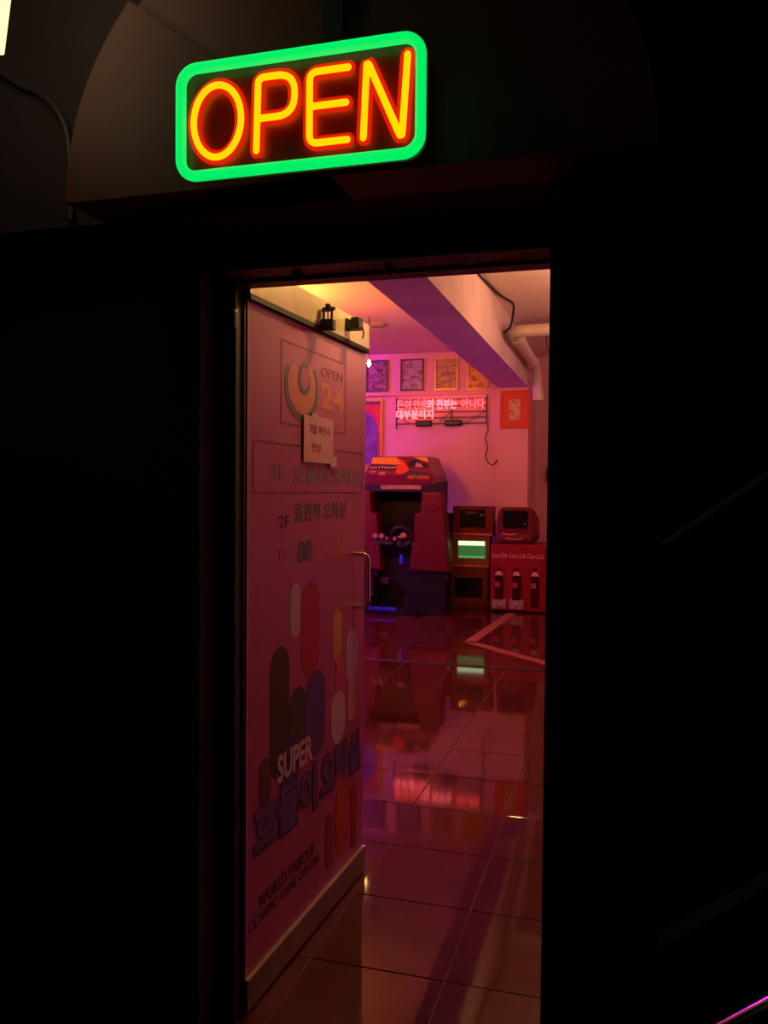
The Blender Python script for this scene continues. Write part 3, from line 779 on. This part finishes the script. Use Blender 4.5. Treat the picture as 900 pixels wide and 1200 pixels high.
# side wings on pedestals
def wing(sg):
    o = MB()
    f = [(0.18, 0.47), (0.685, 0.47), (0.655, 0.80), (0.605, 1.19), (0.565, 1.453), (0.33, 1.453), (0.315, 1.20), (0.245, 1.185), (0.205, 0.80)]
    f = [(x * sg, z) for x, z in f]
    if sg < 0:
        f = list(reversed(f))
    cx, cz = sum(p[0] for p in f) / len(f), sum(p[1] for p in f) / len(f)
    ins = lambda k: [(cx + (x - cx) * k, cz + (z - cz) * k) for x, z in f]
    rings = [[(x, 0.12, z) for x, z in f], [(x, -0.08, z) for x, z in f], [(x, -0.105, z) for x, z in ins(0.96)], [(x, -0.11, z) for x, z in ins(0.90)]]
    o.loft(rings)
    w_ = o.build('side_wing', RED, ac, False)
    MB().box(*sorted((0.24 * sg, 0.66 * sg)), -0.06, 0.12, 0.0, 0.472).box(*sorted((0.20 * sg, 0.70 * sg)), -0.45, -0.06, 0.0, 0.20).box(*sorted((0.22 * sg, 0.68 * sg)), -0.30, -0.06, 0.20, 0.40).build('pedestal', CB, ac)
    MB().rbox(*sorted((0.36 * sg, 0.54 * sg)), -0.118, -0.104, 1.22, 1.28, 0.004, 1).build('wing_badge', REDD, w_)
wing(1); wing(-1)

# ================================================================== TELEVISION STACK
def old_tv(name, label, x0, x1, z0, z1, sx0, sx1, sz0, sz1, yf, dep, case, bezel, screen, lip=None):
    cx = (x0 + x1) / 2
    t = thing(name, label, 'television', (cx, yf, z0), 0, 'televisions stacked by the column')
    h = z1 - z0
    a0, a1, b0, b1 = sx0 - cx, sx1 - cx, sz0 - z0, sz1 - z0
    hw = (x1 - x0) / 2
    body = MB()
    body.box(-hw, hw, 0.045, dep * 0.45, 0, h)
    body.loft([[(-hw, dep * 0.45, 0), (hw, dep * 0.45, 0), (hw, dep * 0.45, h), (-hw, dep * 0.45, h)], [(-hw * 0.6, dep, h * 0.1), (hw * 0.6, dep, h * 0.1), (hw * 0.6, dep, h * 0.8), (-hw * 0.6, dep, h * 0.8)]])
    body.build('case', case, t)
    fr = MB()
    fr.box(-hw, hw, 0, 0.05, b1, h).box(-hw, hw, 0, 0.05, 0, b0).box(-hw, a0, 0, 0.05, b0, b1).box(a1, hw, 0, 0.05, b0, b1)
    fr.build('front_frame', bezel, t)
    # bulging tube face
    n = 6
    tb = MB()
    g = [[tb.bm.verts.new((a0 + (a1 - a0) * i / n, 0.040 - 0.022 * (1 - ((2 * i / n - 1) ** 2)) * (1 - ((2 * j / n - 1) ** 2)), b0 + (b1 - b0) * j / n)) for i in range(n + 1)] for j in range(n + 1)]
    for j in range(n):
        for i in range(n):
            tb.bm.faces.new((g[j][i], g[j][i + 1], g[j + 1][i + 1], g[j + 1][i]))
    scr = tb.build('screen', screen, t, True)
    if lip:
        MB().box(-hw, hw, -0.02, 0.005, lip[0] - z0, lip[1] - z0).build('ledge', lip[2], t)
    return t, scr
LEDGE = mat('salmon ledge', (0.62, 0.20, 0.14), 0.4)
TVY = 10.3
old_tv('television', 'lowest television of the stack with a brown frame and dark screen', -2.10, -1.63, 0.055, 0.500, -2.046, -1.697, 0.125, 0.378, TVY, 0.45, REDD, mat('brown frame', (0.16, 0.04, 0.035), 0.45), GLASSY)
lit, scr = old_tv('television', 'television with a glowing green screen in the middle of the stack', -2.095, -1.615, 0.502, 0.905, -2.008, -1.660, 0.623, 0.842, TVY, 0.45, REDD, mat('tan frame', (0.26, 0.12, 0.06), 0.45), glow('green screen light', (0.075, 0.33, 0.075), 0.40), (0.520, 0.545, LEDGE))
MB().box(-0.155, 0.180, 0.012, 0.018, 0.283, 0.338).build('bright_band', glow('pale green light', (0.72, 1.0, 0.55), 1.3), lit)
MB().box(-0.150, 0.176, 0.013, 0.017, 0.128, 0.150).build('lower_band', glow('mid green light', (0.16, 0.62, 0.20), 0.55), lit)
old_tv('television', 'topmost television of the stack in a square red case', -2.078, -1.571, 0.907, 1.277, -1.993, -1.668, 1.006, 1.230, TVY, 0.45, RED, REDD, GLASSY, (0.915, 0.940, LEDGE))
struct_base = MB().box(-2.11, -1.62, TVY, 10.75, 0.0, 0.055).build('wooden_plinth', REDD)
tag(struct_base, 'low red plinth under the stack of televisions', 'plinth')
# little black speaker between cabinet and televisions
sp = thing('loudspeaker', 'narrow black loudspeaker between the arcade cabinet and the televisions', 'speaker', (-2.185, 10.55, 0))
MB().rbox(-0.065, 0.065, 0, 0.16, 0, 1.18, 0.006, 1).build('case', CB, sp)
MB().sphere((-0.01, -0.004, 1.115), 0.016, 10, 6).build('dial', mat('pale dial', (0.6, 0.5, 0.4), 0.3), sp, True)

# round red television on the cooler
rt_ = thing('red_television', 'rounded shiny red television standing on the drinks cooler', 'television', (-1.277, 10.15, 0.830))
def rring(x0, x1, z0, z1, r, y):
    return [(x, y, z) for x, z in rrect(x0, x1, z0, z1, r, 5)]
MB().loft([rring(-0.205, 0.205, 0.10, 0.435, 0.06, 0.0), rring(-0.212, 0.212, 0.03, 0.442, 0.07, 0.03), rring(-0.215, 0.215, 0.015, 0.445, 0.07, 0.14), rring(-0.19, 0.235, 0.012, 0.40, 0.07, 0.24), rring(-0.16, 0.255, 0.01, 0.33, 0.07, 0.40)]).build('case', RED, rt_, True)
MB().prism(rrect(-0.150, 0.150, 0.188, 0.402, 0.03), -0.008, 0.004).build('screen', GLASSY, rt_)
MB().sphere((0.115, -0.010, 0.245), 0.010, 8, 6).build('screen_glint', mat('pale glint', (0.8, 0.7, 0.6), 0.2), rt_, True)  # pale ball stands in for a glint on the screen
b_ = MB().loft([rring(-0.215, 0.215, 0.0, 0.150, 0.05, 0.02), rring(-0.205, 0.205, 0.008, 0.135, 0.05, -0.045), rring(-0.18, 0.18, 0.03, 0.115, 0.04, -0.06)])
b_.build('chin', RED, rt_, True)
for dx, dz, ww in ((-0.06, 0.112, 0.17), (0.0, 0.055, 0.22)):
    MB().tube(smooth_path([(dx - ww / 2, -0.058, dz + 0.016), (dx, -0.066, dz), (dx + ww / 2, -0.058, dz + 0.016)], 5), 0.009, 8).build('chrome_lip', LEDGE, rt_, True)

# drinks cooler with three bottle pictures
dc = thing('drinks_cooler', 'red drinks cooler with white script lettering and three bottles on its front', 'cooler', (-1.238, 10.1, 0))
RC = mat('cooler red', (0.27, 0.002, 0.004), 0.5)
MB().rbox(-0.33, 0.33, 0, 0.62, 0.02, 0.828, 0.010).build('cabinet', RC, dc)
MB().box(-0.31, 0.31, 0.03, 0.60, 0.0, 0.025).build('plinth', BLACK, dc)
LW = mat('white script print', (0.80, 0.38, 0.36), 0.4)
for k in range(3):
    x = -0.322 + k * 0.217
    text('lettering', 'Coca-Cola', LW, dc, x, x + 0.197, 0.660 - 0.001 * k, 0.722 - 0.001 * k, -0.0005, depth=0.001, bold=0.012, shear=0.35)
SILH = [(0.020, 0.0), (0.047, 0.01), (0.052, 0.06), (0.047, 0.16), (0.052, 0.24), (0.050, 0.33), (0.046, 0.38), (0.022, 0.43), (0.018, 0.475)]
def bottle(cx, pan):
    o = MB()
    pts = [(cx + x, 0.068 + z) for x, z in SILH] + [(cx - x, 0.068 + z) for x, z in reversed(SILH)]
    bt = MB().prism(pts, -0.014, -0.001).build('bottle_picture', mat('cola brown print', (0.055, 0.010, 0.008), 0.25), dc)
    MB().prism([(cx - 0.047, 0.448), (cx + 0.047, 0.448), (cx + 0.020, 0.50), (cx - 0.020, 0.50)], -0.016, -0.013).build('bottle_shoulder', mat('white cap print', (0.75, 0.55, 0.45), 0.35), bt)
    MB().box(cx - 0.048, cx + 0.010, -0.0155, -0.0135, 0.30, 0.365).build('bottle_label', mat('red label print', (0.42, 0.07, 0.08), 0.35), bt)
    if pan:
        MB().box(cx - 0.085, cx + 0.085, -0.0015, 0.001, 0.045, 0.10 + 0.06).build('picture_base', mat('ice print', (0.42, 0.36, 0.28), 0.4, var=0.4, scale=20), dc)
        MB().box(cx - 0.05, cx + 0.05, -0.0158, -0.0135, 0.075, 0.15).build('bottle_base', mat('ice print', (0.42, 0.36, 0.28), 0.4, var=0.4, scale=20), bt)
bottle(-0.222, True); bottle(-0.009, True); bottle(0.213, False)

# ================================================================== FLOOR TAPE
TAPE = mat('orange floor tape', (0.34, 0.12, 0.035), 0.5)
tp_ = MB()
def strip(a, b, wd):
    d = Vector((b[0] - a[0], b[1] - a[1], 0)).normalized(); n = Vector((-d.y, d.x, 0)) * wd / 2
    A, B = Vector((a[0], a[1], 0)), Vector((b[0], b[1], 0))
    tp_.loft([[tuple(p + Vector((0, 0, 0.001))) for p in (A - n, A + n, B + n, B - n)], [tuple(p + Vector((0, 0, 0.003))) for p in (A - n, A + n, B + n, B - n)]])
strip((-1.43, 7.93), (-1.29, 10.0), 0.11)
strip((-1.45, 7.98), (-0.45, 7.02), 0.11)
tag(tp_.build('floor_tape', TAPE), 'orange tape mark bent in a corner on the tiled floor', 'tape')
